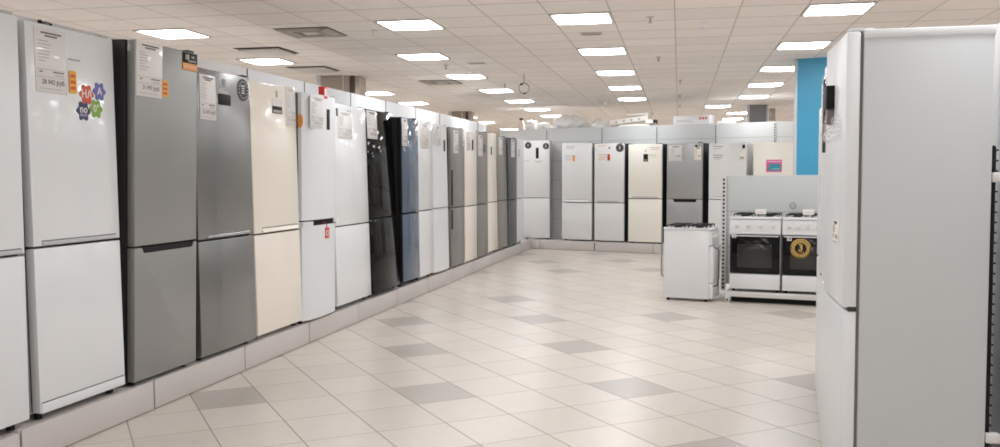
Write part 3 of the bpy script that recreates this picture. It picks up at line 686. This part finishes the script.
def grid(x0, y0, z=CEIL): return (x0 * math.cos(LG) - y0 * math.sin(LG), x0 * math.sin(LG) + y0 * math.cos(LG), z)
_lamp = None
def ceiling_light(x0, y0, label):
    global _lamp
    if _lamp is None:
        t = thing('ceiling_light', label, 'ceiling light', grid(x0, y0), (0, 0, LG), 'square ceiling light panels')
        q = MB()
        for a in (-1, 1):
            q.box(-.279, .279, a * .265 - .012, a * .265 + .012, -.012, 0, 0, .002); q.box(a * .265 - .012, a * .265 + .012, -.253, .253, -.012, 0, 0, .002)
        q.build('frame', 'tray', t)
        bm = bmesh.new(); n = 12; V = []
        for i in range(n + 1):
            row = []
            for j in range(n + 1):
                a, b = -1 + 2 * i / n, -1 + 2 * j / n
                row.append(bm.verts.new((a * .255, b * .255, -.003 - .028 * (1 - a * a) ** .5 * (1 - b * b) ** .5)))
            V.append(row)
        for i in range(n):
            for j in range(n):
                f = bm.faces.new((V[i][j], V[i][j + 1], V[i + 1][j + 1], V[i + 1][j])); f.smooth = True
        q = MB(); q.merge(bm); q.build('diffuser', 'lamp', t); _lamp = t
        return t
    t = _lamp.copy(); C.objects.link(t); t.location = grid(x0, y0); t['label'] = label
    for ch in _lamp.children:
        c = ch.copy(); C.objects.link(c); c.parent = t
    return t
X1, X2, X3, X0 = -3.05, -.885, 1.347, -5.19
def yy(i): return 8.352 + 2.232 * i
ordn = ['nearest', 'second', 'third', 'fourth', 'fifth', 'sixth', 'seventh', 'eighth', 'ninth']
for k, i in enumerate((-1, 0, 1, 3, 4, 6, 7, 8.6)):
    ceiling_light(X0 + {0: .16, 1: .10}.get(i, 0), yy(i), f'square ceiling light, {ordn[k]} of the row behind the left fridge wall')
ceiling_light(X1 + .52, yy(0), 'large near square ceiling light set one tile right of the left aisle row')
for k, i in enumerate((1, 2, 3, 4, 5, 6)):
    ceiling_light(X1, yy(i), f'square ceiling light, {ordn[k]} of the left aisle row')
for k, i in enumerate((0, 1, 2, 3, 4)):
    ceiling_light(X2, yy(i), f'square ceiling light, {ordn[k]} of the middle aisle row')
for k, i in enumerate((0, 1, 2, 3, 4)):
    ceiling_light(X3, yy(i), f'square ceiling light, {ordn[k]} of the right row running towards the blue column')
ceiling_light(X3 - CT, yy(5), 'far square ceiling light one tile left of the right row')
for k, i in enumerate((6, 7, 8)):
    ceiling_light(X3, yy(i), f'square ceiling light beyond the back wall, {ordn[k]} of three by the far column')
# lamps outside the picture: the shop's further ones, and some added for fill
def lamp(x0, y0, e=10.0):
    L = bpy.data.lights.new('unseen_lamp', 'AREA'); L.shape = 'SQUARE'; L.size = .5; L.energy = e * PI * .25; L.color = (.94, .97, 1)
    o = bpy.data.objects.new('unseen_lamp', L); C.objects.link(o); o.location = grid(x0, y0, CEIL - .01); o.rotation_euler = (0, 0, LG)
for i in range(-5, 0):
    for x in (X1, X2, X3, X3 + 2.232, X0 - 2.232):
        if not (x == X1 and i > -4): lamp(x, yy(i), 20 if i > -3 and x in (X2, X3, X3 + 2.232) else 13)
    if i < -1: lamp(X0, yy(i), 13)
for i in range(0, 6):
    lamp(X3 + 2.232, yy(i), 10)
for i in range(-2, 11):  # unseen lamps added so that their floor bounce brightens the ceiling
    for x in (X0 - 2.232, X0 - 4.464, X0 - 6.7):
        if i >= 0: lamp(x, yy(i), 16)
    lamp(X3 + 5.4, yy(i), 13); lamp(X3 + 8.2, yy(i), 13)
for i in range(6, 11):  # added beyond the back wall to lift the far ceiling
    for x in (X1 + 1.1, X2 + 1.1, X3 + 3.3): lamp(x, yy(i), 13)

# ------------------------------------------------------------------ ceiling furniture
def vent(x, y, label, w=CT, open_=False):
    t = thing('ceiling_vent', label, 'vent', (x, y, CEIL), (0, 0, LG), 'ceiling air vents')
    MB().box(-w / 2, w / 2, -w / 2, w / 2, -.004, 0, 0).build('backing', 'vent_dark', t)
    if open_:
        MB().box(-w * .40, w * .46, -w * .44, w * .42, -.03, -.012, 0, .002).build('panel', 'tray', t)
        return t
    for k, (s, mt) in enumerate(((.47, 'vent'), (.36, 'tray'), (.25, 'vent'))):
        q = MB(); b = s * w; th = .04 * w
        q.box(-b, b, -b, -b + th, -.016 - .004 * k, -.004, 0); q.box(-b, b, b - th, b, -.016 - .004 * k, -.004, 0); q.box(-b, -b + th, -b, b, -.016 - .004 * k, -.004, 0); q.box(b - th, b, -b, b, -.016 - .004 * k, -.004, 0)
        if k < 2:
            c = b - th
            q.box(-c, c, -c, -c + .06 * w, -.010, -.004, 0); q.box(-c, c, c - .06 * w, c, -.010, -.004, 0); q.box(-c, -c + .06 * w, -c, c, -.010, -.004, 0); q.box(c - .06 * w, c, -c, c, -.010, -.004, 0)
        q.build('ring_blade', mt, t)
    MB().box(-.14 * w, .14 * w, -.14 * w, .14 * w, -.02, -.004, 0, .004).build('core_plate', 'tray', t)
    return t
vent(-3.86, 8.47, 'square grilled air vent in the ceiling, nearest of the vents'); vent(-3.97, 13.43, 'square grilled air vent in the ceiling far above the white fridges')
vent(-4.93, 9.6, 'ceiling vent with dark open edges left of the nearest grilled one', open_=True); vent(-5.15, 11.35, 'ceiling vent with dark open edges in front of the clad column', open_=True)
def small_grille(x, y, label):
    t = thing('ceiling_grille', label, 'grille', (x, y, CEIL), (0, 0, LG), 'small ceiling grilles'); q = MB(); q.box(-.11, .11, -.06, .06, -.01, 0, 0, .003); q.build('cover', 'vent', t)
    q = MB()
    for k in range(5): q.box(-.09, .09, -.045 + k * .02, -.037 + k * .02, -.0115, -.0095, 0)
    q.build('slats', 'col_beige', t)
small_grille(-2.86, 11.29, 'small ceiling grille beside the left aisle lights'); small_grille(-1.13, 9.24, 'small ceiling grille between the two nearest middle lights')
def detector(x, y, label):
    t = thing('smoke_detector', label, 'smoke detector', (x, y, CEIL), (0, 0, 0), 'smoke detectors')
    q = MB(); lathe(q, [(.055, 0), (.055, -.018), (.045, -.035), (.03, -.05)]); q.build('housing', 'panel_white', t); MB().cyl((0, 0, -.05), (0, 0, -.053), .008, 10).build('sensor', 'red', t)
detector(-.01, 8.84, 'white smoke detector on the ceiling near the middle lights'); detector(-1.91, 17.88, 'white smoke detector far back above the back wall')
sl = ['ceiling sprinkler head, nearest right of the middle lights', 'ceiling sprinkler head, second right of the middle lights', 'ceiling sprinkler head, third right of the middle lights', 'ceiling sprinkler head, fourth right of the middle lights', 'ceiling sprinkler head, farthest right of the middle lights',
      'ceiling sprinkler head left of the large near light', 'ceiling sprinkler head above the left aisle lights', 'ceiling sprinkler head in front of the hanging hoop']
for (x, y), lb in zip(((-.49, 8.41), (-.55, 11.26), (-.36, 14.05), (-.43, 16.67), (-.49, 19.05), (-3.2, 8.5), (-3.3, 11.39), (-3.08, 13.97)), sl):
    t = thing('sprinkler_head', lb, 'sprinkler', (x, y, CEIL), (0, 0, 0), 'ceiling sprinklers')
    MB().cyl((0, 0, 0), (0, 0, -.008), .035, 16).build('collar', 'tray', t); MB().cyl((0, 0, -.008), (0, 0, -.05), .011, 10).build('stem', 'vent', t); MB().cyl((0, 0, -.05), (0, 0, -.055), .020, 14).build('deflector', 'vent', t)
t = thing('hanging_hoop', 'thin wire hoop hanging from the ceiling by a line above the aisle', 'hoop', (-2.5, 12.6, CEIL), (0, 0, 0))
MB().cyl((0, 0, 0), (0, 0, -.135), .003, 6).build('line', 'vent_dark', t)
MB().torus((0, 0, -.21), .075, .006, 'y', 32, 6).build('ring', 'side_grey', t)
MB().box(-.05, -.02, -.012, .012, -.165, -.14, 0, .003).build('clip', 'black', t); MB().box(.0, .02, -.012, .012, -.295, -.27, 0, .003).build('clip', 'black', t)

# ------------------------------------------------------------------ camera, world, colour
F, YAW, PIT, ROLL = 897.6, .2228, .0534, -.003
cam = bpy.data.cameras.new('camera'); co = bpy.data.objects.new('camera', cam); C.objects.link(co)
cam.sensor_width = 36; cam.lens = F / 1000 * 36; cam.clip_start = .05; cam.clip_end = 200
fw = Vector((-math.sin(YAW) * math.cos(PIT), math.cos(YAW) * math.cos(PIT), -math.sin(PIT))); rt = Vector((math.cos(YAW), math.sin(YAW), 0)); up = rt.cross(fw)
r2 = rt * math.cos(ROLL) + up * math.sin(ROLL); u2 = -rt * math.sin(ROLL) + up * math.cos(ROLL)
co.matrix_world = Matrix(((r2.x, u2.x, -fw.x, 0), (r2.y, u2.y, -fw.y, 0), (r2.z, u2.z, -fw.z, H_EYE), (0, 0, 0, 1)))
sc = bpy.context.scene; sc.camera = co
w = bpy.data.worlds.new('world'); sc.world = w; w.use_nodes = True
w.node_tree.nodes['Background'].inputs[0].default_value = (1, .97, .93, 1); w.node_tree.nodes['Background'].inputs[1].default_value = .3
sc.view_settings.view_transform = 'Standard'; sc.view_settings.look = 'None'; sc.view_settings.gamma = 1; sc.view_settings.use_curve_mapping = False
sc.view_settings.exposure = 0.5
sc.cycles.filter_width = 1.8
sc.cycles.use_denoising = True
sc.cycles.max_bounces = 10; sc.cycles.diffuse_bounces = 6
